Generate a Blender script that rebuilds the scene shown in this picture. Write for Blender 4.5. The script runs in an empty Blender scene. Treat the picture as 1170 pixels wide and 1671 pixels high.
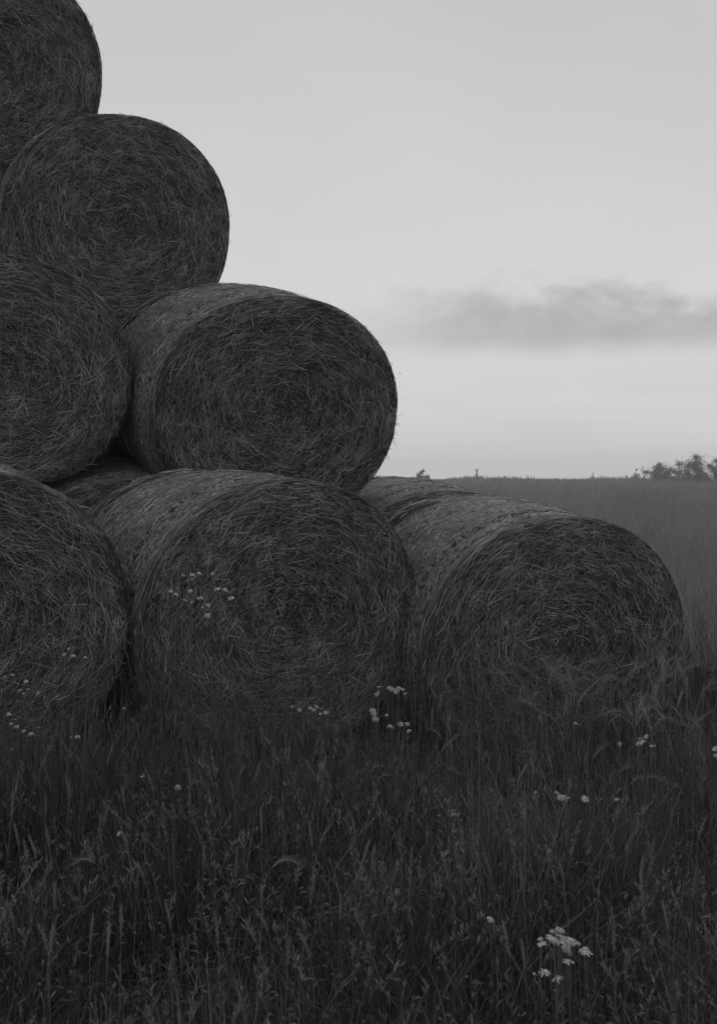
import bpy, math, random
import numpy as np
from mathutils import Vector, Matrix, Euler

# ------------------------------------------------------------------ camera, world, sun, exposure
S = bpy.context.scene
C = S.collection
H = 1.50                      # eye height
F0 = 1900.0                   # focal length in pixels of the 1170 x 1671 photograph
EY = 772.0                    # eye level row
cam = bpy.data.cameras.new('camera'); camo = bpy.data.objects.new('camera', cam); C.objects.link(camo)
cam.sensor_fit = 'VERTICAL'; cam.sensor_height = 36.0; cam.lens = F0 / 1671.0 * 36.0
cam.shift_y = -(835.5 - EY) / 1671.0
cam.clip_start = 0.05; cam.clip_end = 9000
camo.location = (0, 0, H); camo.rotation_euler = (math.radians(90), 0, 0)
S.camera = camo
cam.dof.use_dof = True; cam.dof.focus_distance = 6.3; cam.dof.aperture_fstop = 6.3

S.view_settings.view_transform = 'Standard'
S.view_settings.look = 'None'
S.view_settings.exposure = -0.12
S.view_settings.gamma = 1.0

SUN_EL, SUN_AZ = math.radians(42), math.radians(-35)    # high soft light from behind the stack, a little left
W = bpy.data.worlds.new('World'); S.world = W; W.use_nodes = True
nt = W.node_tree; nt.nodes.clear(); L = nt.links.new
def N(tree, kind, **kw):
    n = tree.nodes.new(kind)
    for k, v in kw.items():
        if k.startswith('i_'):
            n.inputs[int(k[2:])].default_value = v
        else: setattr(n, k, v)
    return n
def M(tree, op, a, b=None, c=None, clamp=False):
    n = tree.nodes.new('ShaderNodeMath'); n.operation = op; n.use_clamp = clamp
    for i, v in enumerate((a, b, c)):
        if v is None: continue
        if isinstance(v, (int, float)): n.inputs[i].default_value = v
        else: tree.links.new(v, n.inputs[i])
    return n.outputs[0]
def RNG(tree, v, a, b, c=0.0, d=1.0, smooth=True):
    n = tree.nodes.new('ShaderNodeMapRange'); n.interpolation_type = 'SMOOTHSTEP' if smooth else 'LINEAR'
    if isinstance(v, (int, float)): n.inputs[0].default_value = v
    else: tree.links.new(v, n.inputs[0])
    for i, x in enumerate((a, b, c, d)):
        if isinstance(x, (int, float)): n.inputs[i+1].default_value = x
        else: tree.links.new(x, n.inputs[i+1])
    return n.outputs[0]
out = N(nt, 'ShaderNodeOutputWorld'); bg = N(nt, 'ShaderNodeBackground')
sky = N(nt, 'ShaderNodeTexSky'); sky.sky_type = 'NISHITA'; sky.sun_disc = False
sky.sun_elevation = SUN_EL; sky.sun_rotation = SUN_AZ; sky.dust_density = 4.0; sky.air_density = 1.0
bw = N(nt, 'ShaderNodeRGBToBW'); L(sky.outputs[0], bw.inputs[0])
# overcast layer: evens the clear sky out, with a long low cloud bank in it
tc = N(nt, 'ShaderNodeTexCoord'); sep = N(nt, 'ShaderNodeSeparateXYZ'); L(tc.outputs['Generated'], sep.inputs[0])
X, Y, Z = sep.outputs
az = M(nt, 'MULTIPLY', M(nt, 'ARCTAN2', X, Y), 1.52)
hyp = M(nt, 'SQRT', M(nt, 'ADD', M(nt, 'MULTIPLY', X, X), M(nt, 'MULTIPLY', Y, Y)))
el = M(nt, 'MULTIPLY', M(nt, 'ARCTAN2', Z, hyp), 1.52)
comb = N(nt, 'ShaderNodeCombineXYZ'); L(M(nt, 'MULTIPLY', az, 9.0), comb.inputs[0]); L(M(nt, 'MULTIPLY', el, 15.0), comb.inputs[1])
def noise(tree, vec, scale, detail=5, rough=.55, dims='3D'):
    n = tree.nodes.new('ShaderNodeTexNoise'); n.noise_dimensions = dims
    n.inputs['Scale'].default_value = scale; n.inputs['Detail'].default_value = detail; n.inputs['Roughness'].default_value = rough
    if vec is not None: tree.links.new(vec, n.inputs['Vector'])
    return n.outputs[0]
n1 = noise(nt, comb.outputs[0], 1.6, 6, .58)
n2 = noise(nt, comb.outputs[0], 0.5, 3, .5)
nz = M(nt, 'SUBTRACT', n1, 0.5)
lo = M(nt, 'ADD', el, M(nt, 'MULTIPLY', nz, 0.02))
# bottom edge near 9 degrees, softly torn top near 13 degrees, fading out to the left
top = M(nt, 'ADD', RNG(nt, az, 0.0, 0.14, 0.205, 0.222), M(nt, 'MULTIPLY', nz, 0.13))
top = M(nt, 'SUBTRACT', top, RNG(nt, az, 0.33, 0.38, 0.0, 0.016))
cl = M(nt, 'MULTIPLY', RNG(nt, lo, 0.140, 0.180), M(nt, 'SUBTRACT', 1.0, RNG(nt, M(nt, 'SUBTRACT', el, top), -0.022, 0.034)))
cl = M(nt, 'MULTIPLY', cl, RNG(nt, az, -0.09, 0.20))
cl = M(nt, 'MULTIPLY', cl, RNG(nt, noise(nt, comb.outputs[0], 2.4, 5, .6), 0.3, 0.68, 0.84, 1.08))
# faint streaks low down
streak = noise(nt, None, 1.0); sc = N(nt, 'ShaderNodeCombineXYZ'); L(M(nt, 'MULTIPLY', az, 3.0), sc.inputs[0]); L(M(nt, 'MULTIPLY', el, 60.0), sc.inputs[1])
streak = noise(nt, sc.outputs[0], 1.0, 4, .6)
st = M(nt, 'MULTIPLY', M(nt, 'SUBTRACT', streak, 0.5), RNG(nt, el, 0.22, 0.08, 0.0, 0.16))
base = M(nt, 'ADD', M(nt, 'MULTIPLY', bw.outputs[0], 0.012), 5.55)
grad = RNG(nt, el, 0.0, 0.09, 0.965, 1.045)
grad = M(nt, 'MULTIPLY', grad, RNG(nt, el, 0.16, 0.68, 1.03, 0.875))
grad = M(nt, 'MULTIPLY', grad, RNG(nt, noise(nt, comb.outputs[0], 0.22, 3, .5), .3, .7, .975, 1.025))
val = M(nt, 'MULTIPLY', M(nt, 'MULTIPLY', base, grad), M(nt, 'SUBTRACT', M(nt, 'ADD', 1.0, st), M(nt, 'MULTIPLY', cl, 0.29)))
cv = N(nt, 'ShaderNodeCombineColor')
for i in range(3): L(val, cv.inputs[i])
L(cv.outputs[0], bg.inputs[0]); bg.inputs[1].default_value = 0.12
L(bg.outputs[0], out.inputs[0])

sl = bpy.data.lights.new('sun', 'SUN'); sl.energy = 0.9; sl.angle = math.radians(25); sl.color = (1, 1, 1)
so = bpy.data.objects.new('sun', sl); C.objects.link(so)
d = Vector((math.sin(SUN_AZ)*math.cos(SUN_EL), math.cos(SUN_AZ)*math.cos(SUN_EL), math.sin(SUN_EL)))
so.rotation_euler = d.to_track_quat('Z', 'Y').to_euler()

# ------------------------------------------------------------------ helpers
def at(px, py, y):
    """point seen at photo pixel (px,py) standing y metres in front of the camera"""
    return Vector(((px-585.0)/F0*y, y, H-(py-EY)/F0*y))
def tag(o, label=None, cat=None, group=None, kind=None):
    if label: o['label'] = label
    if cat: o['category'] = cat
    if group: o['group'] = group
    if kind: o['kind'] = kind
    return o
def empty(name, loc=(0,0,0), rot=(0,0,0), scale=1.0):
    o = bpy.data.objects.new(name, None); o.empty_display_size = .1; C.objects.link(o)
    o.location = loc; o.rotation_euler = rot; o.scale = (scale,)*3
    return o
def mesh_np(name, verts, quads=None, tris=None, mat=None, shade=None, smooth=True):
    me = bpy.data.meshes.new(name)
    verts = np.asarray(verts, dtype=np.float32).reshape(-1, 3)
    parts = []; starts = []; tot = []
    n = 0
    if quads is not None and len(quads):
        q = np.asarray(quads, dtype=np.int32).reshape(-1, 4); parts.append(q.ravel()); starts.append(np.arange(len(q))*4); tot.append(np.full(len(q), 4)); n = q.size
    if tris is not None and len(tris):
        t = np.asarray(tris, dtype=np.int32).reshape(-1, 3); parts.append(t.ravel()); starts.append(n+np.arange(len(t))*3); tot.append(np.full(len(t), 3))
    loops = np.concatenate(parts).astype(np.int32); starts = np.concatenate(starts).astype(np.int32); tot = np.concatenate(tot).astype(np.int32)
    me.vertices.add(len(verts)); me.vertices.foreach_set('co', verts.ravel())
    me.loops.add(len(loops)); me.loops.foreach_set('vertex_index', loops)
    me.polygons.add(len(starts)); me.polygons.foreach_set('loop_start', starts)
    me.polygons.foreach_set('loop_total', tot)
    me.polygons.foreach_set('use_smooth', np.full(len(starts), smooth))
    if shade is not None:
        a = me.attributes.new('tone', 'FLOAT', 'POINT'); a.data.foreach_set('value', np.asarray(shade, dtype=np.float32))
    me.update(calc_edges=True)
    if mat: me.materials.append(mat)
    return me
def link(name, me, parent=None):
    o = bpy.data.objects.new(name, me); C.objects.link(o)
    if parent: o.parent = parent
    return o
class Acc:
    """collects numpy pieces of one mesh"""
    def __init__(s): s.v=[]; s.q=[]; s.t=[]; s.s=[]; s.n=0
    def add(s, v, q=None, t=None, shade=0.5):
        v = np.asarray(v, dtype=np.float32).reshape(-1, 3)
        s.v.append(v)
        if q is not None and len(q): s.q.append(np.asarray(q).reshape(-1, 4)+s.n)
        if t is not None and len(t): s.t.append(np.asarray(t).reshape(-1, 3)+s.n)
        sh = np.asarray(shade, dtype=np.float32); s.s.append(np.broadcast_to(sh, (len(v),)).copy() if sh.ndim == 0 else sh)
        s.n += len(v)
    def mesh(s, name, mat, smooth=True):
        return mesh_np(name, np.concatenate(s.v), np.concatenate(s.q) if s.q else None, np.concatenate(s.t) if s.t else None, mat, np.concatenate(s.s), smooth)
def unit(a): return a/np.maximum(np.linalg.norm(a, axis=-1, keepdims=True), 1e-9)
def ribbons(acc, pts, side, w, taper, shade):
    """pts (n,k,3) centre lines, side (n,3) or (n,k,3), w (n,), taper (k,)"""
    n, k, _ = pts.shape
    if side.ndim == 2: side = side[:, None, :]
    off = side*(w[:, None]*taper[None, :])[..., None]*.5
    v = np.stack([pts-off, pts+off], axis=2)         # n,k,2,3
    base = (np.arange(n)*k*2)[:, None]+(np.arange(k-1)*2)[None, :]
    q = np.stack([base, base+1, base+3, base+2], axis=-1)
    acc.add(v.reshape(-1, 3), q.reshape(-1, 4), None, np.repeat(shade, k*2))
def tube(acc, pts, radii, seg=5, shade=.5):
    pts = np.asarray(pts, dtype=float); k = len(pts)
    t = unit(np.gradient(pts, axis=0)); up = np.array([.31, .92, .2])
    a = unit(np.cross(t, up)); b = np.cross(t, a)
    ang = np.arange(seg)*2*np.pi/seg
    r = np.broadcast_to(np.asarray(radii, dtype=float), (k,))
    v = pts[:, None]+r[:, None, None]*(np.cos(ang)[None, :, None]*a[:, None]+np.sin(ang)[None, :, None]*b[:, None])
    q = [(i*seg+j, i*seg+(j+1) % seg, (i+1)*seg+(j+1) % seg, (i+1)*seg+j) for i in range(k-1) for j in range(seg)]
    acc.add(v.reshape(-1, 3), q, None, shade)

# ------------------------------------------------------------------ materials (the place is photographed in black and white: every colour is a grey)
def tone_mat(name, lo, hi, rough=.7, spec=.25, nscale=None, namt=.3, trans=0.0, coarse=None):
    m = bpy.data.materials.new(name); m.use_nodes = True; t = m.node_tree
    b = t.nodes['Principled BSDF']; b.inputs['Roughness'].default_value = rough; b.inputs['Specular IOR Level'].default_value = spec
    a = t.nodes.new('ShaderNodeAttribute'); a.attribute_name = 'tone'
    v = RNG(t, a.outputs['Fac'], 0, 1, lo, hi, smooth=False)
    if nscale:
        c = t.nodes.new('ShaderNodeTexCoord')
        nn = noise(t, c.outputs['Object'], nscale, 4, .6)
        v = M(t, 'MULTIPLY', v, RNG(t, nn, .3, .7, 1-namt, 1+namt))
    cc = t.nodes.new('ShaderNodeCombineColor')
    for i in range(3): t.links.new(v, cc.inputs[i])
    t.links.new(cc.outputs[0], b.inputs['Base Color'])
    if trans:
        tr = t.nodes.new('ShaderNodeBsdfTranslucent'); t.links.new(cc.outputs[0], tr.inputs[0])
        mx = t.nodes.new('ShaderNodeMixShader'); mx.inputs[0].default_value = trans
        t.links.new(b.outputs[0], mx.inputs[1]); t.links.new(tr.outputs[0], mx.inputs[2])
        t.links.new(mx.outputs[0], t.nodes['Material Output'].inputs[0])
    return m
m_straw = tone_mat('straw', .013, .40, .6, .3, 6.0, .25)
m_net = tone_mat('wrapped straw', .08, .48, .65, .3, 5.0, .22)
def winding(m, amp, lo=.55, hi=1.5):
    """fine straw windings running round the bale, as a colour and relief pattern in the bale's own space"""
    t = m.node_tree; b = t.nodes['Principled BSDF']; c = t.nodes.new('ShaderNodeTexCoord'); sp = t.nodes.new('ShaderNodeSeparateXYZ')
    t.links.new(c.outputs['Object'], sp.inputs[0])
    th = M(t, 'ARCTAN2', sp.outputs[0], M(t, 'SUBTRACT', sp.outputs[2], .72))
    outs = []
    for (ka, ky, off) in ((20.0, 105.0, 0), (46.0, 230.0, 7.3)):
        cb = t.nodes.new('ShaderNodeCombineXYZ'); t.links.new(M(t, 'MULTIPLY', th, ka), cb.inputs[0])
        t.links.new(M(t, 'MULTIPLY', M(t, 'ADD', sp.outputs[1], M(t, 'MULTIPLY', th, .004)), ky), cb.inputs[1]); cb.inputs[2].default_value = off
        outs.append(noise(t, cb.outputs[0], 1.0, 3, .65))
    nn = M(t, 'ADD', M(t, 'MULTIPLY', outs[0], .5), M(t, 'MULTIPLY', outs[1], .5))
    f = RNG(t, nn, .40, .60, lo, hi)
    lk = b.inputs['Base Color'].links[0].from_node; src = lk.inputs[0].links[0].from_socket
    v = M(t, 'MULTIPLY', src, f)
    for i in range(3): t.links.new(v, lk.inputs[i])
    bp = t.nodes.new('ShaderNodeBump'); bp.inputs['Distance'].default_value = .012; bp.inputs['Strength'].default_value = amp
    t.links.new(nn, bp.inputs['Height']); t.links.new(bp.outputs[0], b.inputs['Normal'])
winding(m_net, 1.0, .22, 1.75)
m_grass = tone_mat('meadow grass', .012, .125, .6, .25, 1.3, .35, trans=.25)
m_weed = tone_mat('weed leaf', .03, .10, .6, .25, 2.0, .3, trans=.2)
m_ear = tone_mat('ripe grain', .05, .28, .6, .3, trans=.15)
m_field = tone_mat('field crop', .17, .30, .8, .15, .35, .30, trans=.2)
m_petal = tone_mat('white petal', .36, .52, .6, .2, trans=.2)
m_disc = tone_mat('flower centre', .25, .4, .8, .1)
m_leaf = tone_mat('tree leaf', .13, .28, .6, .2, trans=.2)
m_bark = tone_mat('bark', .05, .12, .9, .1)
m_bird = tone_mat('dark feathers', .02, .06, .8, .1)
m_soil = bpy.data.materials.new('meadow soil'); m_soil.use_nodes = True
t = m_soil.node_tree; tcn = t.nodes.new('ShaderNodeTexCoord')
vv = RNG(t, noise(t, tcn.outputs['Object'], 9.0, 8, .7), .3, .75, .012, .045)
vv = M(t, 'MULTIPLY', vv, RNG(t, noise(t, tcn.outputs['Object'], .15, 4, .6), .3, .7, .8, 1.5))
cc = t.nodes.new('ShaderNodeCombineColor')
for i in range(3): t.links.new(vv, cc.inputs[i])
t.links.new(cc.outputs[0], t.nodes['Principled BSDF'].inputs['Base Color']); t.nodes['Principled BSDF'].inputs['Roughness'].default_value = .95
bp = t.nodes.new('ShaderNodeBump'); bp.inputs['Distance'].default_value = .05
t.links.new(noise(t, tcn.outputs['Object'], 30.0, 6, .7), bp.inputs['Height']); t.links.new(bp.outputs[0], t.nodes['Principled BSDF'].inputs['Normal'])

# ------------------------------------------------------------------ the ground
def smooth(a, lo, hi):
    t = np.clip((a-lo)/(hi-lo), 0, 1); return t*t*(3-2*t)
def ground(x, y):
    x = np.asarray(x, dtype=float); y = np.asarray(y, dtype=float)
    z = -.02+.11*np.exp(-((x+.5)/1.1)**2)*smooth(y, 2.5, 5)*(1-smooth(y, 9, 16))+.09*smooth(-x, .9, 1.8)*smooth(y, 2.5, 4.5)*(1-smooth(y, 5.5, 9))-.11*smooth(x, .2, 1.6)
    z = z+.03*np.sin(x*1.7+.6)*np.sin(y*1.3+1)+.015*np.sin(x*4.1+y*2.7)
    z = z-.55*smooth(y, 50, 165)
    far = np.maximum(y-182, 0)
    z = z-far*.012-np.minimum(far, 40)*.02
    z = z+.35*np.sin(x*.03+1.0)*smooth(y, 40, 140)*(1-smooth(y, 170, 400))
    return z
def axis_vals(a):
    a = np.asarray(a, dtype=float); return a
xs = np.concatenate([-np.geomspace(420, 6, 30), np.arange(-5.8, 6.0, .2), np.geomspace(6, 420, 30)])
ys = np.concatenate([-np.geomspace(120, 3, 12), np.arange(-2.8, 14, .2), np.geomspace(14, 420, 80)])
gx, gy = np.meshgrid(xs, ys, indexing='ij'); gz = ground(gx, gy)
nx, ny = len(xs), len(ys)
ii = (np.arange(nx-1)*ny)[:, None]+np.arange(ny-1)[None, :]
q = np.stack([ii, ii+ny, ii+ny+1, ii+1], axis=-1).reshape(-1, 4)
tag(link('ground', mesh_np('ground', np.stack([gx, gy, gz], -1), q, None, m_soil, np.zeros(nx*ny))), kind='structure')

# ------------------------------------------------------------------ round bales
R0, LEN = .75, 1.2
# (axial position from the front face, radius factor): loose front shoulder, groove, net-wrapped barrel, groove, rear shoulder
PROF = [(.060, .0), (.045, .10), (.030, .25), (.012, .45), (.000, .65), (.002, .80), (.009, .885), (.028, .938), (.062, .968), (.12, .975), (.165, .958), (.185, .930)]
BODY = [(.185, .935), (.200, .968), (.262, .984), (.272, .940), (.294, .944), (.310, .990), (.40, 1.0), (.60, 1.004), (.80, 1.0), (.880, .994), (.895, .945), (.915, .948), (.926, .984), (.955, .982), (.965, .940), (.980, .942), (.990, .970), (1.015, .930)]
GROOVE = (.283, .905, .973)
def bale_variant(seed):
    rng = np.random.default_rng(seed)
    ph = rng.uniform(0, 6.28, 24); fr = rng.integers(2, 9, 24); am = rng.uniform(.2, 1, 24)
    def wob(th, y):                                   # slow unevenness of the radius
        s = 0
        for k in range(8): s = s+am[k]*np.sin(fr[k]*th+ph[k]+3.1*y*(k-3))/(fr[k])
        return .012*s
    def lump(th, rho):                                # unevenness of the faces
        s = 0
        for k in range(8, 20): s = s+am[k]*np.sin((fr[k]+1)*th*.8+ph[k]+rho*(6+1.5*(k-8)))
        return .0045*s
    def squash(v):                                    # sagging: a little broader than tall, flat where it lies
        v = v.copy(); r_ = np.hypot(v[..., 0], v[..., 2])+1e-6; cs, sn = v[..., 0]/r_, v[..., 2]/r_
        k_ = 1+(r_/R0)**3*np.abs(2*cs*sn)**1.5*np.where(sn < 0, .055, .012)
        v[..., 0] *= 1.02*k_; v[..., 2] *= k_; z = v[..., 2]; z = z*.985
        zz = z+R0
        v[..., 2] = np.where(zz < .10, .10-(.10-zz)*.35, zz)-R0+R0-.03
        return v
    def pos(y, rad, th, rho_for_lump=None):
        r = rad*R0*(1+wob(th, y))
        return np.stack([r*np.cos(th), y, r*np.sin(th)], -1)
    yc = lambda y: y-LEN/2
    # -- coiled straw: the solid of the two ends with the strands lying on it
    acc = Acc(); nseg = 96
    th = np.arange(nseg)*2*np.pi/nseg
    for end in (0, 1):
        rings = []
        for (y, rf) in PROF:
            rf2 = max(rf-.022, 0.0); y2 = y+.022
            v = pos(np.full(nseg, y2)+lump(th, rf)*(rf > .05), rf2, th)
            rings.append(v)
        v = np.stack(rings)
        if end: v = v.copy(); v[..., 1] = LEN-v[..., 1]
        v[..., 1] -= LEN/2
        k = len(rings)
        qs = [(i*nseg+j, i*nseg+(j+1) % nseg, (i+1)*nseg+(j+1) % nseg, (i+1)*nseg+j) for i in range(k-1) for j in range(nseg)]
        acc.add(squash(v.reshape(-1, 3)), qs, None, .10)  # core straw toned dark, painting in the shade deep between the strands
    # face strands
    PY = np.array([p[0] for p in PROF[:8]]); PR = np.array([p[1] for p in PROF[:8]])
    def face_strands(n, end, lenmin, lenmax, wid, depth, spread, tilt, rmin=0.0, rmax=.94, tonelo=.1, tonehi=1.0, power=1.0):
        rho = np.sqrt(rng.uniform(rmin**2, rmax**2, n)); t0 = rng.uniform(0, 2*np.pi, n)
        field = .55*np.sin(3*t0+ph[1]+rho*9)+.45*np.sin(5*t0+ph[2]-rho*15)+.35*np.sin(2*t0-ph[3]+rho*23)
        ang = rng.normal(0, 1, n)*spread*(1.6-1.1*rho)+.10*field
        wild = rng.random(n) < .18
        ang = np.where(wild, rng.uniform(-1.5, 1.5, n), ang)
        ln = lenmin+(lenmax-lenmin)*rng.random(n)**2.0
        ln = ln*np.clip(rho*1.6+.25, .3, 1)
        tx, tz = -np.sin(t0), np.cos(t0); rx, rz = np.cos(t0), np.sin(t0)
        dx = tx*np.cos(ang)+rx*np.sin(ang); dz = tz*np.cos(ang)+rz*np.sin(ang)
        dy = rng.normal(0, tilt, n)
        px, pz = rho*rx*R0, rho*rz*R0
        py = np.interp(rho, PR, PY)+lump(t0, rho)+rng.random(n)**1.3*depth-.004
        d3 = unit(np.stack([dx, dy, dz], -1)); p = np.stack([px, py, pz], -1)
        # bend inward along the coil
        bend = -np.stack([rx, 0*rx, rz], -1)*(ln**2/(8*np.maximum(rho*R0, .14))*np.where(wild, .1, .5))[:, None]
        a = p-d3*ln[:, None]/2+bend; c = p+d3*ln[:, None]/2+bend
        pts = np.stack([a, p, c], 1)
        # keep the ends inside the outline
        rr = np.hypot(pts[..., 0], pts[..., 2]); lim = R0*.962
        f = np.where(rr > lim, lim/rr, 1); pts[..., 0] *= f; pts[..., 2] *= f
        nrm = np.array([0, -1, 0.])+rng.normal(0, .45, (n, 3)); side = unit(np.cross(d3, nrm))
        tone = (tonelo+(tonehi-tonelo)*rng.random(n)**power)*(.86+.14*np.sin(rho*52+ph[0]+.6*np.sin(t0*2+ph[1])))
        if end: pts[..., 1] = LEN-pts[..., 1]
        pts[..., 1] -= LEN/2
        ribbons(acc, squash(pts), side, wid*rng.uniform(.6, 1.35, n), np.array([.8, 1, .7]), tone)
    face_strands(36000, 0, .02, .09, .0023, .028, .40, .11, 0, .93, .05, .8, 1.7)
    face_strands(3200, 0, .05, .17, .0025, .003, .55, .10, .05, .93, .35, 1.0, 1.3)
    face_strands(220, 0, .04, .17, .0034, .0, .9, .25, .05, .9, .5, 1.0)
    face_strands(2500, 1, .05, .18, .006, .02, .4, .1)
    # shoulder strands, running round the rim
    QY = np.array([p[0] for p in PROF[5:]]); QR = np.array([p[1] for p in PROF[5:]])
    def rim(n, end, y0, y1, ln0, ln1, wid, prof=(QY, QR), depth=.02, spread=.16, lift=.003, pw=1.3, target=acc):
        y = rng.uniform(y0, y1, n)
        for g in GROOVE: y = np.where(np.abs(y-g) < .010, rng.uniform(y0, y1, n), y)
        t0 = rng.uniform(0, 2*np.pi, n); ln = ln0+(ln1-ln0)*rng.random(n)**2
        rad = np.interp(y, prof[0], prof[1])
        K = 4; s = np.linspace(-.5, .5, K)
        ang = rng.normal(0, spread, n)
        da = s[None, :]*(ln*np.cos(ang)/R0)[:, None]; yy = y[:, None]+s[None, :]*(ln*np.sin(ang))[:, None]
        yy = np.clip(yy, y0-.02, y1+.01)
        dd = rng.random(n)**1.2*depth-lift
        tt = t0[:, None]+da
        r = (np.interp(yy, prof[0], prof[1])-dd[:, None]/R0)*R0*(1+wob(tt, yy))
        pts = np.stack([r*np.cos(tt), yy, r*np.sin(tt)], -1)
        nrm = np.stack([np.cos(t0), 0*t0, np.sin(t0)], -1)+rng.normal(0, .4, (n, 3))
        d3 = unit(pts[:, -1]-pts[:, 0]); side = unit(np.cross(d3, nrm))
        if end: pts[..., 1] = LEN-pts[..., 1]
        pts[..., 1] -= LEN/2
        ribbons(target, squash(pts), side, wid*rng.uniform(.6, 1.3, n), np.array([.7, 1, 1, .7]), .12+.8*rng.random(n)**pw)
    rim(11000, 0, .004, .185, .03, .16, .0025)
    rim(1600, 1, .006, .185, .05, .24, .0055)
    # whiskers standing off the rim
    n = 220; t0 = rng.uniform(0, 2*np.pi, n); y = rng.uniform(.01, .3, n)
    base = pos(y, np.interp(y, QY, QR), t0)
    dr = unit(np.stack([np.cos(t0), rng.normal(-.3, .6, n), np.sin(t0)], -1)*rng.uniform(.2, .8, n)[:, None]+np.stack([-np.sin(t0), 0*t0, np.cos(t0)], -1)*rng.choice([-1, 1], n)[:, None])
    ln = rng.uniform(.015, .06, n)
    pts = np.stack([base, base+dr*ln[:, None]*.5, base+dr*ln[:, None]+np.array([0, 0, -.006])], 1); pts[..., 1] -= LEN/2
    ribbons(acc, squash(pts), unit(np.cross(dr, rng.normal(0, 1, (n, 3)))), np.full(n, .003), np.array([1, .9, .5]), rng.uniform(.4, 1, n))
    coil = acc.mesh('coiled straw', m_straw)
    # -- net-wrapped barrel
    acc2 = Acc(); BY = np.array([b[0] for b in BODY]); BR = np.array([b[1] for b in BODY])
    yy = np.linspace(.185, 1.015, 150)
    groove = .004*np.sin(yy*41+ph[5])*np.sin(yy*17+ph[6])
    v = np.stack([pos(np.full(nseg, y), np.interp(y, BY, BR)-.010+g, th) for y, g in zip(yy, groove)]); v[..., 1] -= LEN/2
    k = len(yy)
    qs = [(i*nseg+j, i*nseg+(j+1) % nseg, (i+1)*nseg+(j+1) % nseg, (i+1)*nseg+j) for i in range(k-1) for j in range(nseg)]
    acc2.add(squash(v.reshape(-1, 3)), qs, None, .18)  # darker core tone paints shade into the grooves and gaps left bare of strands
    rim(4500, 0, .19, 1.01, .02, .09, .0024, (BY, BR), .010, .05, .0, 1.8, acc2)
    rim(900, 0, .19, 1.01, .04, .14, .0042, (BY, BR), .004, .5, .003, .8, acc2)
    net = acc2.mesh('wrapped barrel', m_net)
    return coil, net
VAR = [bale_variant(s) for s in (11, 12, 13)]
foot = []
def bale(px, py, y, yaw, pitch, sx, sz, sl, var, label, group='round straw bales stacked in a pyramid'):
    """front-face centre at photo pixel (px,py), y metres away; sagging sx, sz; length factor sl; yaw/pitch in degrees"""
    fc = at(px, py, y)
    rot = Euler((math.radians(pitch), 0, math.radians(yaw)), 'XYZ').to_matrix()
    base = fc-rot @ Vector((0, -LEN/2*sl, (R0-.03)*sz))
    t = empty('round_bale', base, rot.to_euler()); t.scale = (sx, sl, sz)
    tag(t, label, 'bale', group)
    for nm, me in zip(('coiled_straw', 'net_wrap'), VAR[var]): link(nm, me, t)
    if fc.z < H: foot.append((base, rot, sl))
    return t
# front row, standing on the meadow
bale(-66, 1024, 4.92, 30, 5, 1.04, .93, 1.1, 0, 'bale cut by the left edge, lowest of the front row, daisies before it')
bale(482, 1010, 5.66, 34, 2.7, 1.056, .935, 1.08, 1, 'middle bale of the front row, daisies standing before its face')
bale(926, 1065, 6.07, 23.4, 5.0, 1.07, .985, 1.08, 2, 'bale at the right end of the front row beside the open field')
# the row behind, whose tops show between the front row and the second tier
bale(226, 968, 6.92, 25, 8.5, 1.11, .946, 1.04, 2, 'bale seen only as a low rounded top between the left and middle front bales')
bale(736, 974, 7.50, 22.9, 5.2, 1.10, .947, 1.01, 0, 'bale seen only as a rounded top behind the right front bale')
# second tier
bale(-17, 608, 6.56, 25.7, 5.5, 1.13, .948, 1.02, 1, 'bale of the second tier cut by the left edge, below the fully seen high bale')
bale(466, 672, 6.99, 26.8, 12, 1.075, .955, 1.13, 0, 'second tier bale whose long wrapped side shows, above the middle front bale')
# third tier and top
bale(196, 366, 7.62, 18, 10, 1.0, .985, 1.0, 2, 'third tier bale, high at the left, its whole round face in view')
bale(-20, 104, 7.75, 17, 13, 1.01, .985, 1.0, 0, 'topmost bale, cut by the upper left corner of the picture')
# deeper layer of the stack, which closes the gaps between the front bales
for (px, py, y, v, lb) in ((-205, 940, 8.2, 1, 'bale deep in the bottom layer behind the left front bale'),
                          (-125, 630, 7.9, 0, 'bale behind the left bale of the second tier'),
                          (-150, 340, 7.7, 1, 'bale beyond the left edge of the picture, in the third tier'),
                          (335, 670, 8.3, 1, 'bale in the dark gap behind the two bales of the second tier'),
                          (150, 400, 9.15, 0, 'bale hidden behind the fully seen bale of the third tier'),
                          (148, 905, 8.6, 1, 'bale hidden behind the low rounded top of the second row')):
    bale(px, py, y, 25, 3, 1.05, .96, 1, v, lb)

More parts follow.
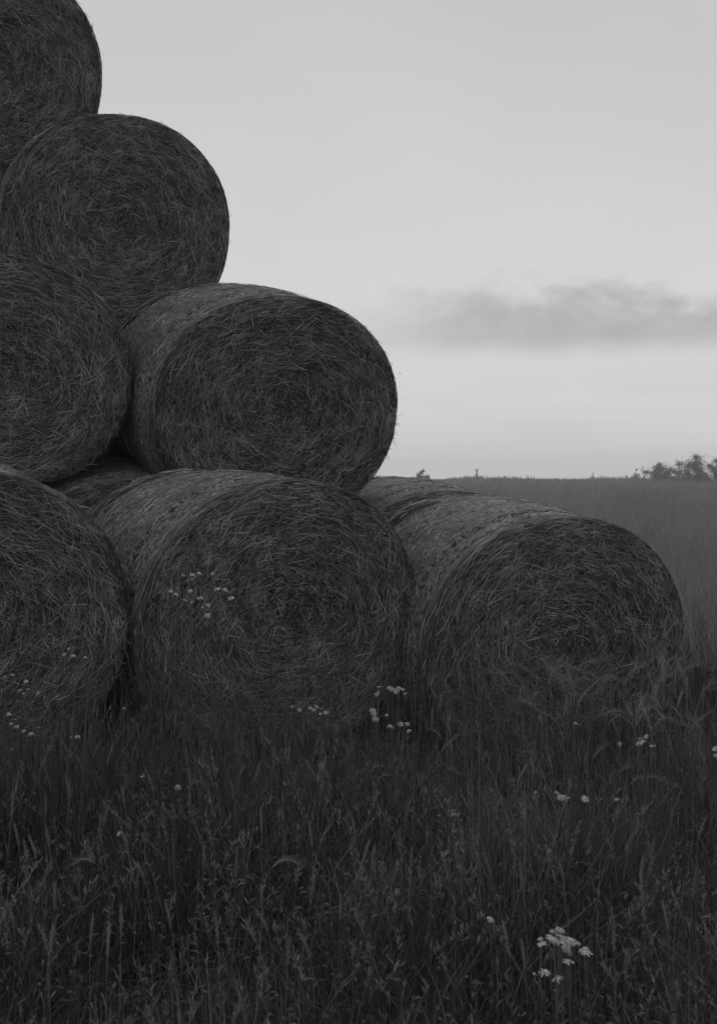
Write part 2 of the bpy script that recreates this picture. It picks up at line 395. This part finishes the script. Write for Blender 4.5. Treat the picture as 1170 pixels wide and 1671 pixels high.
# ------------------------------------------------------------------ meadow grass (stuff)
rng = np.random.default_rng(5)
def inside_bale(x, y, pad=0.0):
    m = np.zeros(len(x), bool)
    for base, rot, sc in foot:
        ax = rot @ Vector((1, 0, 0)); ay = rot @ Vector((0, 1, 0))
        dx, dy = x-base.x, y-base.y
        u = dx*ax.x+dy*ax.y; w = dx*ay.x+dy*ay.y
        m |= (np.abs(u) < .50+pad) & (np.abs(w) < LEN/2*sc-.02+pad)
    return m
def blades(acc, n, y0, y1, hmin, hmax, wid, lean, K=5, spread=1.12, tone=(.0, 1.0), dens=None, droop=.5, hfun=None, ypow=1.0):
    y = y0+(y1-y0)*rng.random(n)**ypow
    half = y*.31*spread+.35
    x = rng.uniform(-1, 1, n)*half
    keep = ~inside_bale(x, y)
    if dens is not None: keep &= rng.random(n) < dens(x, y)
    x, y = x[keep], y[keep]; n = len(x)
    h = hmin+(hmax-hmin)*rng.random(n)**1.3
    if hfun is not None: h = h*hfun(x, y)
    az = rng.uniform(0, 2*np.pi, n); le = np.abs(rng.normal(0, lean, n)); dr = rng.random(n)**2*droop
    s = np.linspace(0, 1, K)
    out = s[None, :]*le[:, None]+(s[None, :]**2.6)*dr[:, None]
    up = s[None, :]-(s[None, :]**3)*(dr[:, None]**1.2)*.55
    z0 = ground(x, y)-.01
    pts = np.stack([x[:, None]+np.cos(az)[:, None]*out*h[:, None], y[:, None]+np.sin(az)[:, None]*out*h[:, None], z0[:, None]+up*h[:, None]], -1)
    fa = rng.uniform(0, np.pi, n); side = np.stack([np.cos(fa), np.sin(fa), 0*fa], -1)
    tp = np.array([.7, 1, .9, .6, .08]) if K == 5 else np.linspace(1, .1, K)
    ribbons(acc, pts, side, wid*rng.uniform(.5, 1.4, n), tp, tone[0]+(tone[1]-tone[0])*rng.random(n)**1.6)
def hvar(x, y): return (1-.30*smooth(y, 3.9, 4.9)*(1-smooth(x, .35, .9))*smooth(x, -1.3, -.9)+.25*smooth(-x, .9, 1.3)*smooth(y, 3.4, 4.2))*(.78+.22*np.sin(x*2.3+y*1.9)+.18*np.sin(x*5.3-y*4.1+1))
acc = Acc()
blades(acc, 110000, 1.9, 7.2, .12, .38, .0030, .28, hfun=hvar, ypow=.8)
blades(acc, 45000, 1.9, 6.2, .12, .42, .0036, .75, hfun=hvar, ypow=.8, droop=.9, tone=(.1, 1))
blades(acc, 6500, 1.9, 5.6, .36, .62, .0020, .16, tone=(.4, 1.0), hfun=hvar, ypow=.75, droop=.5)
blades(acc, 2200, 3.8, 5.4, .55, .95, .0020, .10, tone=(.4, 1.0), droop=.35)
blades(acc, 30000, 6.0, 13, .3, .60, .005, .2, hfun=hvar)
tag(link('grass', acc.mesh('grass', m_grass)), 'dark tangled meadow grass growing before and around the stack of bales', 'grass', kind='stuff')
# broad weed leaves low in the grass
acc = Acc(); n = 26000
y = 1.9+4.2*rng.random(n)**.8; x = rng.uniform(-1, 1, n)*(y*.35+.3); k = ~inside_bale(x, y, .0); x, y = x[k], y[k]; n = len(x)
clump = (np.sin(x*7.1+y*3)+np.sin(y*8.3-x*2.2)) > -.2; x, y = x[clump], y[clump]; n = len(x)
z = ground(x, y)+rng.random(n)**.7*.42
d3 = unit(np.stack([rng.normal(0, 1, n), rng.normal(0, 1, n), rng.uniform(-.2, 1.2, n)], -1)); ln = rng.uniform(.012, .038, n)
p = np.stack([x, y, z], -1); pts = np.stack([p, p+d3*ln[:, None]*.5, p+d3*ln[:, None]+np.array([0, 0, -.006])], 1)
ribbons(acc, pts, unit(np.cross(d3, rng.normal(0, 1, (n, 3)))), rng.uniform(.003, .007, n), np.array([.25, 1, .1]), rng.random(n))
tag(link('weeds', acc.mesh('weeds', m_weed)), 'small leafy weeds tangled low in the foreground grass', 'weeds', kind='stuff')
# feathery seed heads of wild grasses
acc = Acc(); n = 1500
y = 2.2+3.4*rng.random(n)**.8; x = rng.uniform(-1, 1, n)*(y*.33+.3); k = ~inside_bale(x, y, .05); x, y = x[k], y[k]; n = len(x)
h = rng.uniform(.28, .52, n)*hvar(x, y); lx, ly = rng.normal(0, .10, n), rng.normal(0, .10, n); g0 = ground(x, y)
sv = np.array([0, .5, .8, 1.0])
P = np.stack([x[:, None]+lx[:, None]*h[:, None]*sv**2*3, y[:, None]+ly[:, None]*h[:, None]*sv**2*3, g0[:, None]+h[:, None]*sv], -1)
ribbons(acc, P, unit(rng.normal(0, 1, (n, 3))*[1, 1, 0]), np.full(n, .0018), np.array([1, 1, .8, .6]), rng.uniform(.3, .8, n))
for j in range(16):
    f = rng.uniform(.74, 1.0, n)[:, None]; q = P[:, 2]+(P[:, 3]-P[:, 2])*((f-.74)/.26)
    d3 = unit(np.stack([rng.normal(0, .5, n), rng.normal(0, .5, n), np.full(n, .9)], -1)); ln = rng.uniform(.008, .026, n)
    ribbons(acc, np.stack([q, q+d3*ln[:, None]*.6, q+d3*ln[:, None]], 1), unit(np.cross(d3, rng.normal(0, 1, (n, 3)))), rng.uniform(.002, .004, n), np.array([.3, 1, .3]), rng.uniform(.2, .9, n))
tag(link('seeding_grass', acc.mesh('seeding grass', m_ear)), 'feathery seed heads of wild grasses scattered through the dark meadow', 'wild grass', kind='stuff')
# thick stand of ripe stems before the right bale
acc = Acc()
def rd(x, y): return np.clip(smooth(x/y, .06, .17), 0, 1)*(1-smooth(y, 5.5, 5.9))*smooth(y, 3.8, 4.6)
blades(acc, 8500, 3.8, 5.9, .34, .76, .0028, .16, dens=rd, tone=(.05, .9), droop=.6, hfun=hvar)
blades(acc, 3200, 2.3, 5.5, .34, .58, .0022, .16, tone=(.1, .8), droop=.5, hfun=hvar)
tag(link('ripe_stems', acc.mesh('ripe stems', m_ear)), 'pale dry stems, thickest before the right front bale and scattered through the meadow', 'stems', kind='stuff')

# ------------------------------------------------------------------ the crop field to the horizon (stuff)
acc = Acc()
def fdens(x, y): return (x/y > -.03)*1.0+(x/y <= -.03)*.3
for (n, y0, y1, w, hh, K) in ((36000, 8.5, 20, .010, .75, 4), (60000, 19, 50, .016, .85, 3), (60000, 48, 112, .035, .92, 3), (50000, 108, 188, .075, .95, 3)):
    blades(acc, n, y0, y1, hh*.5, hh*1.06, w*.8, .32, K=K, spread=1.05, tone=(.1, 1), dens=fdens, droop=.5, hfun=lambda x, y: 1+.08*np.sin(x*.9+y*.35)+.06*np.sin(x*.37-y*.8))
# ragged taller weeds along the far crest
n = 9000; y = rng.uniform(146, 186, n); x = rng.uniform(-8, 66, n)
cl = np.sin(x*.9)+np.sin(x*2.3+1)+np.sin(x*.31+2)*1.2; h = .95+.65*np.clip(.3+cl*.33, -.1, 1)*rng.random(n)**1.5
az = rng.uniform(0, 6.28, n); pts = np.stack([np.stack([x+np.cos(az)*.12*s, y+np.sin(az)*.12*s, ground(x, y)+h*s], -1) for s in (0, .6, 1)], 1)
ribbons(acc, pts, np.tile([1., 0, 0], (n, 1)), rng.uniform(.05, .16, n), np.array([1, 1, .3]), rng.random(n)*.7)
tag(link('field_crop', acc.mesh('field crop', m_field, smooth=False)), 'pale misty field of tall crop running back to the horizon', 'crop field', kind='stuff')

# ------------------------------------------------------------------ ears of grain, each a stalk of its own
def curve_pts(h, lean, nod, k=9):
    """centre line of a stalk in its local XZ plane; nod > 0 bends the top over"""
    P = [np.zeros(3)]; a = math.radians(lean); n = 22
    for i in range(n):
        s = i/(n-1); b = a+nod*max(0, (s-.55)/.45)**2.2
        P.append(P[-1]+np.array([math.sin(b), 0, math.cos(b)])*h/n)
    return np.array(P)
def stalk_meshes(kind, seed):
    r = np.random.default_rng(seed)
    nod = {'upright': .15, 'leaning': .5, 'nodding': 2.0, 'bearded': 1.3}[kind]
    P = curve_pts(.70, r.uniform(0, 5), nod)
    cut = 18; a = Acc(); tube(a, P[:cut+1], np.linspace(.0016, .0011, cut+1), 4, .6)
    # two thin leaves on the stem
    for j in (6, 11):
        az = r.uniform(0, 6.28); ln = r.uniform(.10, .2); s = np.linspace(0, 1, 5)
        pts = P[j][None]+np.stack([np.cos(az)*s*ln*.5, np.sin(az)*s*ln*.5, ln*(s*.9-.7*s**2.5)], -1)
        ribbons(a, pts[None], np.array([[-np.sin(az), np.cos(az), 0]]), np.array([.0045]), np.array([.7, 1, .8, .5, .1]), np.array([.4]))
    stem = a.mesh('stem', m_ear)
    e = Acc(); axis = P[cut:]; t = unit(np.gradient(axis, axis=0)); m = len(axis)
    elen = .70*(22-cut)/22
    ns = 22; awn = {'upright': .02, 'leaning': .04, 'nodding': .07, 'bearded': .13}[kind]
    tube(e, axis, np.array([.0016, .0044, .0052, .0042, .0014])[:m] if m == 5 else .003, 5, .5)
    for i in range(ns):
        f = i/(ns-1)*(m-1)*.97; j = min(int(f), m-2); c = axis[j]+(axis[j+1]-axis[j])*(f-j); d = t[j]
        u = np.array([0, 1., 0]) if i % 4 < 2 else unit(np.cross(d, [0, 1., 0])); sg = 1 if i % 2 else -1
        o = u*sg*.0046; w = .6+.6*math.sin(math.pi*(.15+.8*i/ns))
        a0 = c+o*.4; a1 = c+o*w*1.3+d*.006; a2 = c+o*w+d*.014
        sd = unit(np.cross(d, u))
        for s2 in (sd, u):
            ribbons(e, np.stack([a0, a1, a2])[None], np.asarray(s2, float)[None], np.array([.0068*w]), np.array([.5, 1, .15]), np.array([r.uniform(.35, 1)]))
        q = c+o*w+d*.010; dd = unit(d+u*sg*r.uniform(.1, .35)+r.normal(0, .06, 3)); L2 = awn*r.uniform(.6, 1.1)
        ribbons(e, np.stack([q, q+dd*L2*.5, q+dd*L2+np.array([0, 0, -.1*L2])])[None], unit(np.cross(dd, r.normal(0, 1, 3)))[None], np.array([.0015]), np.array([1, .8, .4]), np.array([r.uniform(.4, .9)]))
    return stem, e.mesh('ear', m_ear)
KINDS = {k: [stalk_meshes(k, s) for s in (1, 2)] for k in ('upright', 'leaning', 'nodding', 'bearded')}
srand = random.Random(8)
def stalk(px, py, y, kind, label, group=None, az=None, v=None):
    """ear tip near photo pixel (px,py), y metres away; rooted in the ground below it"""
    tip = at(px, py, y*1.52)
    gz0 = float(ground(tip.x, tip.y)); h = tip.z-gz0
    if h < .15: return None
    top = {'upright': .69, 'leaning': .67, 'nodding': .55, 'bearded': .60}[kind]; s = h/top
    s = max(.55, min(1.9, s))
    az = srand.uniform(0, 6.28) if az is None else az
    t = empty('grain_stalk', (tip.x, tip.y, gz0), (srand.gauss(0, .05), srand.gauss(0, .05), az), s)
    tag(t, label, 'grain stalk', group)
    st, er = KINDS[kind][srand.randrange(2) if v is None else v]
    link('stem', st, t); link('ear', er, t)
    return t
PI = math.pi
for a in ((236, 1018, 3.55, 'upright', 'tallest ear of grain, alone in the dark gap between left and middle front bales', .2),
          (212, 1028, 3.6, 'upright', 'shorter ear close beside the tallest one in the dark gap between the front bales', 2.6),
          (206, 1412, 2.3, 'nodding', 'ear bowed over to the left low in the foreground grass at the left', PI),
          (424, 1420, 2.2, 'nodding', 'ear bowed over to the right in the foreground grass below the middle bale', 0),
          (140, 1222, 3.0, 'leaning', 'thick ear leaning right over the grass below the left front bale', 0),
          (112, 1240, 3.0, 'leaning', 'slender ear leaning left below the left front bale', PI),
          (282, 1165, 3.2, 'upright', 'upright ear beside the dark hollow below the middle front bale', 1),
          (312, 1185, 3.2, 'upright', 'plump upright ear just right of the dark hollow below the middle bale', 2),
          (330, 1190, 3.15, 'upright', 'plump ear with a second one close to it below the middle front bale', 0),
          (255, 1325, 2.7, 'leaning', 'ear slanting up to the left in the grass at the left of the picture', PI),
          (505, 1196, 3.1, 'leaning', 'ear tilted left below the face of the middle front bale', PI),
          (560, 1115, 3.4, 'upright', 'upright ear before the lower part of the middle bale face', 0),
          (570, 1118, 3.4, 'leaning', 'leaning ear paired with an upright one before the middle bale face', .3),
          (580, 1222, 3.0, 'leaning', 'curved ear below the daisies between the middle and right bales', PI),
          (645, 1345, 2.6, 'upright', 'pale narrow ear standing in the dark centre of the foreground', 0),
          (735, 1425, 2.4, 'upright', 'ear pointing straight up in the dark grass right of centre', 1.5),
          (905, 1385, 2.5, 'leaning', 'broad ear leaning left in the right half of the foreground', PI),
          (1002, 1395, 2.5, 'upright', 'upright plump ear in the grass at the lower right', 0),
          (1135, 1345, 2.6, 'leaning', 'ear leaning out to the right near the right edge of the picture', 0),
          (930, 1170, 3.3, 'leaning', 'curved pale ear before the foot of the right front bale', PI),
          (1085, 1098, 3.8, 'bearded', 'long bearded ear drooping right where the right bale meets the field', 0),
          (1050, 1118, 3.7, 'bearded', 'bearded ear arching right at the foot of the right bale', .2),
          (1015, 1105, 3.7, 'bearded', 'bearded ear pointing left before the right bale', PI),
          (1130, 1130, 3.8, 'bearded', 'bearded ear drooping at the edge of the field beside the right bale', .4),
          (1055, 1178, 3.3, 'bearded', 'flat bearded ear lying out to the left above the small white daisies at the right', PI),
          (1160, 1150, 3.6, 'bearded', 'bearded ear reaching the right edge of the picture', 0)):
    stalk(*a[:5], az=a[5])
zones = [('ears of grain below the left front bale', 'ear of grain standing in the grass below the left front bale', (0, 240), (1195, 1420), (2.4, 3.4), 26, 'uul'),
         ('ears of grain below the middle front bale', 'ear of grain standing in the grass below the middle front bale', (245, 660), (1130, 1380), (2.5, 3.6), 48, 'uuln'),
         ('ears of grain before the right front bale', 'ear of grain crowded among pale stems before the right front bale', (700, 1168), (1115, 1330), (2.8, 3.9), 70, 'ulbbn'),
         ('bearded ears at the foot of the right bale', 'long bearded ear bending over at the foot of the right front bale', (850, 1168), (1092, 1190), (3.3, 3.75), 40, 'bbbn'),
         ('ears of grain in the lower foreground', 'ear of grain half hidden in the lower foreground grass', (0, 1168), (1390, 1560), (1.85, 2.35), 46, 'uuull')]
KM = {'u': 'upright', 'l': 'leaning', 'n': 'nodding', 'b': 'bearded'}
for (g, lb, xr, yr, dr, n, ks) in zones:
    for i in range(n):
        f = srand.random(); py = yr[0]+(yr[1]-yr[0])*f; yy = dr[1]+(dr[0]-dr[1])*f+srand.uniform(-.12, .12)
        stalk(srand.uniform(*xr), py, yy, KM[srand.choice(ks)], lb, g)

# ------------------------------------------------------------------ daisies
def daisy_head(seed, npet=14, droop=.25):
    r = np.random.default_rng(seed); a = Acc()
    for i in range(npet):
        if r.random() < .06: continue
        th = 2*np.pi*i/npet+r.normal(0, .06); dr = droop+r.normal(0, .12); ln = .0135*r.uniform(.85, 1.1)
        u = np.array([np.cos(th), np.sin(th), 0]); sd = np.array([-np.sin(th), np.cos(th), 0])
        s = np.array([0, .35, .75, 1.0]); pts = u[None]*(.0045+s[:, None]*ln)+np.array([0, 0, 1.])[None]*(.001+.10*s[:, None]*.01-dr*ln*s[:, None]**1.8)
        pts[:, 2] += r.normal(0, .0004)
        ribbons(a, pts[None], sd[None], np.array([.0038]), np.array([.5, 1, 1, .55]), np.array([r.random()]))
    pet = a.mesh('petals', m_petal)
    b = Acc(); rings = [(.0052, -.0012), (.0056, .0008), (.0046, .0030), (.0026, .0044), (.0004, .005)]
    v = [[rr*math.cos(k*.785), rr*math.sin(k*.785), zz] for rr, zz in rings for k in range(8)]
    qs = [(i*8+k, i*8+(k+1) % 8, (i+1)*8+(k+1) % 8, (i+1)*8+k) for i in range(4) for k in range(8)]
    b.add(v, qs, None, .5)
    return pet, b.mesh('flower centre', m_disc)
HEADS = [daisy_head(1, 14, .25), daisy_head(2, 13, .7), daisy_head(3, 15, 1.0), daisy_head(4, 12, .1)]
def daisy(px, py, y, scale, label, group, tilt=None):
    p = at(px, py, y*1.52); gz0 = float(ground(p.x, p.y)); h = p.z-gz0
    if h < .05: return
    t = empty('daisy', (p.x, p.y, gz0)); tag(t, label, 'daisy', group)
    off = np.array([srand.gauss(0, .03), srand.gauss(0, .03), 0.])
    s = np.linspace(0, 1, 7); P = np.stack([off[0]*(1-s)**1.5, off[1]*(1-s)**1.5, s*h], -1)
    a = Acc(); tube(a, P, np.linspace(.0016, .0012, 7), 4, .95)
    for k in (1, 2, 3, 4):                              # feathery leaf wisps
        az = srand.uniform(0, 6.28); q = P[k]; ln = srand.uniform(.02, .05)
        for j in range(3):
            a2 = az+(j-1)*.5; dd = np.array([math.cos(a2)*.8, math.sin(a2)*.8, .6])
            ribbons(a, np.stack([q, q+dd*ln*.5, q+dd*ln])[None], np.array([[-math.sin(a2), math.cos(a2), 0.]]), np.array([.0018]), np.array([1, .8, .4]), np.array([.3]))
    link('stem', a.mesh('stem', m_grass), t)
    pet, disc = HEADS[srand.randrange(4)]
    tl = tilt if tilt is not None else srand.uniform(-.25, .65)
    rot = (tl, srand.gauss(0, .35), srand.uniform(-.5, .5))
    o = link('petals', pet, t); o.location = (0, 0, h); o.rotation_euler = rot; o.scale = (scale,)*3
    link('flower_centre', disc, o)
def cluster(pts, y, scale, label, group):
    for q in pts: daisy(q[0], q[1], y+srand.uniform(-.1, .1), scale*(q[2] if len(q) > 2 else 1)*srand.uniform(.9, 1.1), label, group)
cluster([(300, 938, .8), (314, 938), (312, 946), (326, 934), (346, 935, .9), (279, 963), (289, 960), (288, 968), (311, 963), (302, 979), (312, 983), (327, 976, 1.1), (331, 990, .6), (341, 987, 1.1), (339, 1003), (355, 961, 1.1), (369, 961), (378, 976, 1.1)], 3.05, .68,
        'white daisy of the cluster standing high before the upper left of the middle bale face', 'daisies before the middle bale face')
cluster([(105, 1067), (112, 1058, .6), (120, 1069), (139, 1072)], 3.1, .72, 'small white daisy of the few before the right rim of the left front bale', 'daisies before the rim of the left bale')
cluster([(8, 1103, .5), (43, 1112), (33, 1126), (47, 1125, 1.1), (39, 1132, .7), (44, 1135, .5), (62, 1132), (73, 1137, .4), (21, 1100, .8)], 3.05, .68, 'small white daisy of the upper patch before the foot of the left front bale', 'daisies in the upper patch at the left')
cluster([(15, 1164), (26, 1174, .4), (19, 1180, .8), (28, 1186), (39, 1192, .8), (51, 1196), (64, 1187, 1.1), (107, 1198, .8), (117, 1203, .6), (127, 1202), (32, 1171, .6), (19, 1222, .7)], 2.9, .66, 'small white daisy of the lower patch in the grass at the left edge', 'daisies in the lower patch at the left')
daisy(203, 1156, 3.2, .5, 'tiny white daisy alone in the dark hollow between the left and middle bales', None)
cluster([(477, 1153, .5), (489, 1158, .8), (506, 1154, .7), (512, 1157), (517, 1153), (525, 1156, .7), (532, 1163, 1.1), (523, 1165, .7)], 3.1, .66, 'small white daisy of the low flat group before the foot of the middle bale', 'daisies before the foot of the middle bale')
cluster([(619, 1121, 1.1), (618, 1128, .6), (615, 1132, .8), (634, 1121), (640, 1125), (649, 1122), (647, 1129), (657, 1125, .6), (661, 1132)], 3.1, .76, 'white daisy of the upper group before the gap between the middle and right bales', 'daisies before the gap, upper group')
cluster([(608, 1159, 1.1), (610, 1165, 1.1), (613, 1171, 1.1), (631, 1167, .6), (637, 1184, 1.1), (653, 1182, 1.1), (665, 1180, 1.1), (666, 1192), (665, 1203, .5)], 3.0, .76, 'white daisy of the lower group below the gap between the middle and right bales', 'daisies below the gap, lower group')
daisy(291, 1283, 2.8, .75, 'single white daisy in the grass below the middle front bale, left of centre', None)
daisy(233, 1267, 2.8, .5, 'faint small daisy in the grass below the dark hollow between the bales', None)
daisy(194, 1359, 2.5, .6, 'single pale daisy in the foreground grass at the left', None)
daisy(938, 1179, 3.2, .75, 'single white daisy before the foot of the right front bale', None)
daisy(1010, 1214, 3.0, .6, 'small white bud-like daisy just left of the daisy group near the right edge', None, 1.2)
cluster([(1044, 1205), (1042, 1211), (1048, 1210), (1053, 1201, .8), (1064, 1217, 1.1)], 2.9, .75, 'white daisy of the tight group near the right edge before the pale stems', 'daisies near the right edge')
cluster([(1167, 1222), (1168, 1232, .7)], 2.9, .9, 'white daisy cut by the right edge of the picture', 'daisies cut by the right edge')
cluster([(873, 1293, .5), (909, 1294, .8), (914, 1299), (919, 1302, 1.1), (924, 1304, 1.1)], 2.7, .8, 'white daisy of the small slanting group in the middle of the right foreground', 'daisies in the slanting group at the right')
cluster([(951, 1300, 1.1), (955, 1305)], 2.7, .8, 'paler daisy just right of the slanting daisy group', 'pale daisies at the right')
daisy(1006, 1303, 2.7, .6, 'faint daisy furthest right of the slanting group in the right foreground', None)
cluster([(736, 1324), (743, 1323), (745, 1329, 1.1), (738, 1329), (716, 1330, .4), (753, 1337, .4)], 2.7, .75, 'white daisy of the tight small cluster in the centre right of the grass', 'daisies in the tight centre right cluster')
daisy(801, 1499, 2.0, .65, 'single small daisy above and left of the big daisy cluster', None)
cluster([(911, 1515, .8), (917, 1517, .8), (901, 1518, .6), (912, 1527), (920, 1530), (905, 1532, 1.1), (897, 1530), (914, 1538, 1.1), (926, 1531, 1.1), (931, 1536, 1.1), (937, 1541, 1.1), (923, 1546), (928, 1551), (881, 1531, .7), (884, 1541, 1.1), (952, 1549, 1.35), (958, 1555, 1.2), (927, 1569, 1.2), (888, 1587, 1.3), (908, 1595, 1.25), (871, 1588, .4), (883, 1615, .4), (905, 1616, .3), (943, 1539, .8)], 1.85, .66,
        'large white daisy of the big cluster in the lower right foreground', 'daisies in the big lower right cluster')

# ------------------------------------------------------------------ far trees
def tree(px, base_y, dist, h, w, name, label, seed, group=None, kind='bush', leaf=.20, nleaf=5200):
    r = np.random.default_rng(seed)
    dist *= 1.52; p = at(px, 780, dist); z0 = float(ground(p.x, dist)); t = empty(name, (p.x, dist, z0)); tag(t, label, 'tree', group)
    a = Acc(); hh = h
    tube(a, [[0, 0, -.1], [.05*hh*r.normal(), 0, hh*.3], [.04*hh*r.normal(), 0, hh*.6], [0, 0, hh*.92]], [hh*.03, hh*.024, hh*.014, hh*.004], 6, .4)
    lobes = []
    for k in range(20 if kind == 'bush' else 6):
        az = r.uniform(0, 6.28); f = r.uniform(.12, .95) if kind == 'bush' else (k+1)/7
        rad = w*.5*(r.uniform(.25, .8) if kind == 'bush' else .25*(1-f)); c = np.array([math.cos(az)*rad, math.sin(az)*rad, hh*f*(1-.45*rad/(w*.5))])
        sz = (w*r.uniform(.12, .24)) if kind == 'bush' else w*.35*(1.15-f)
        lobes.append((c, sz)); st = np.array([0, 0, hh*f*.45])
        tube(a, [st, (st+c)/2+[0, 0, .04*hh], c], [hh*.012, hh*.008, hh*.003], 4, .4)
    lobes.append((np.array([0, 0, hh*.9]), w*(.13 if kind == 'bush' else .08)))
    link('trunk', a.mesh('trunk', m_bark), t)
    b = Acc(); n = nleaf; li = r.integers(0, len(lobes), n)
    cc_ = np.array([lobes[i][0] for i in li]); sz = np.array([lobes[i][1] for i in li])
    dr = unit(r.normal(0, 1, (n, 3)))*np.array([1, 1, .8]); q = cc_+dr*(sz*np.abs(r.normal(0, .62, n)))[:, None]
    d3 = unit(r.normal(0, 1, (n, 3))); ln = leaf*r.uniform(.5, 1.2, n)
    ribbons(b, np.stack([q, q+d3*ln[:, None]*.5, q+d3*ln[:, None]], 1), unit(np.cross(d3, r.normal(0, 1, (n, 3)))), ln*.6, np.array([.3, 1, .2]), r.random(n))
    link('crown', b.mesh('crown', m_leaf, False), t)
tree(1076, 0, 100, 3.2, 4.6, 'broadleaf_tree', 'broad low tree at the left end of the clump on the right of the horizon', 1)
tree(1108, 0, 104, 3.4, 4.6, 'broadleaf_tree', 'middle tree of the clump on the right of the horizon', 2)
tree(1136, 0, 98, 4.3, 5.2, 'broadleaf_tree', 'tallest tree of the clump on the right of the horizon', 3, nleaf=7500)
tree(1168, 0, 101, 3.9, 4.0, 'broadleaf_tree', 'tree of the horizon clump cut by the right edge of the picture', 4)
tree(1038, 0, 100, 2.5, 1.1, 'young_tree', 'small young tree standing just left of the tree clump on the horizon', 5, nleaf=420, leaf=.22)
tree(1021, 0, 100, 1.7, .8, 'young_tree', 'low round shrub left of the young tree on the horizon', 6, nleaf=260, leaf=.2)
tree(690, 0, 105, 2.4, 1.9, 'bush', 'small dark bush on the horizon beside the second tier bale', 7, nleaf=2600)
tree(778, 0, 112, 2.6, 1.3, 'conifer', 'thin pointed young conifer sticking up from the horizon', 8, kind='conifer', nleaf=520, leaf=.14)
tree(967, 0, 112, 2.0, .5, 'young_tree', 'lone thin sapling on the far crest of the field', 9, kind='conifer', nleaf=120, leaf=.14)

# ------------------------------------------------------------------ the bird
b = Acc()
v = [[0, -.11, 0], [.02, -.03, .014], [-.02, -.03, .014], [0, -.03, -.02], [.016, .05, .006], [-.016, .05, .006], [0, .05, -.012], [.03, .13, 0], [-.03, .13, 0]]
b.add(v, [(1, 2, 5, 4), (2, 3, 6, 5), (3, 1, 4, 6), ], [(0, 2, 1), (0, 3, 2), (0, 1, 3), (4, 5, 8), (4, 8, 7), (6, 7, 8), (4, 7, 6), (5, 6, 8)], .3)
bp_ = at(653, 609.5, 106); be = link('bird', b.mesh('bird body', m_bird), None); be.location = bp_; be.rotation_euler = (0, 0, 1.1)
tag(be, 'tiny dark bird flying in the open sky right of the second tier bale', 'bird')
for s in (-1, 1):
    w = Acc(); w.add([[s*.015, -.04, .008], [s*.015, .04, .008], [s*.10, -.035, .05], [s*.10, .035, .05], [s*.19, .02, .03], [s*.015, 0, .014], [s*.10, 0, .056]], [(0, 2, 6, 5), (5, 6, 3, 1), (0, 1, 3, 2)], [(2, 4, 6), (6, 4, 3), (2, 3, 4)], .3)
    link('wing', w.mesh('wing', m_bird), be)

# ------------------------------------------------------------------ haze
hz = bpy.data.materials.new('haze'); hz.use_nodes = True; t = hz.node_tree; t.nodes.clear()
o_ = t.nodes.new('ShaderNodeOutputMaterial'); pv = t.nodes.new('ShaderNodeVolumePrincipled')
pv.inputs['Color'].default_value = (1, 1, 1, 1); pv.inputs['Density'].default_value = .0012; pv.inputs['Anisotropy'].default_value = .2
t.links.new(pv.outputs[0], o_.inputs['Volume'])
a = Acc(); x0, x1, y0, y1, z0, z1 = -430., 430., -130., 430., -9., 6.
a.add([[x0, y0, z0], [x1, y0, z0], [x1, y1, z0], [x0, y1, z0], [x0, y0, z1], [x1, y0, z1], [x1, y1, z1], [x0, y1, z1]],
      [(0, 3, 2, 1), (4, 5, 6, 7), (0, 1, 5, 4), (1, 2, 6, 5), (2, 3, 7, 6), (3, 0, 4, 7)], None, 0)
hzo = link('haze', a.mesh('haze', hz, False)); tag(hzo, 'thin grey evening mist over the field', 'haze', kind='stuff')
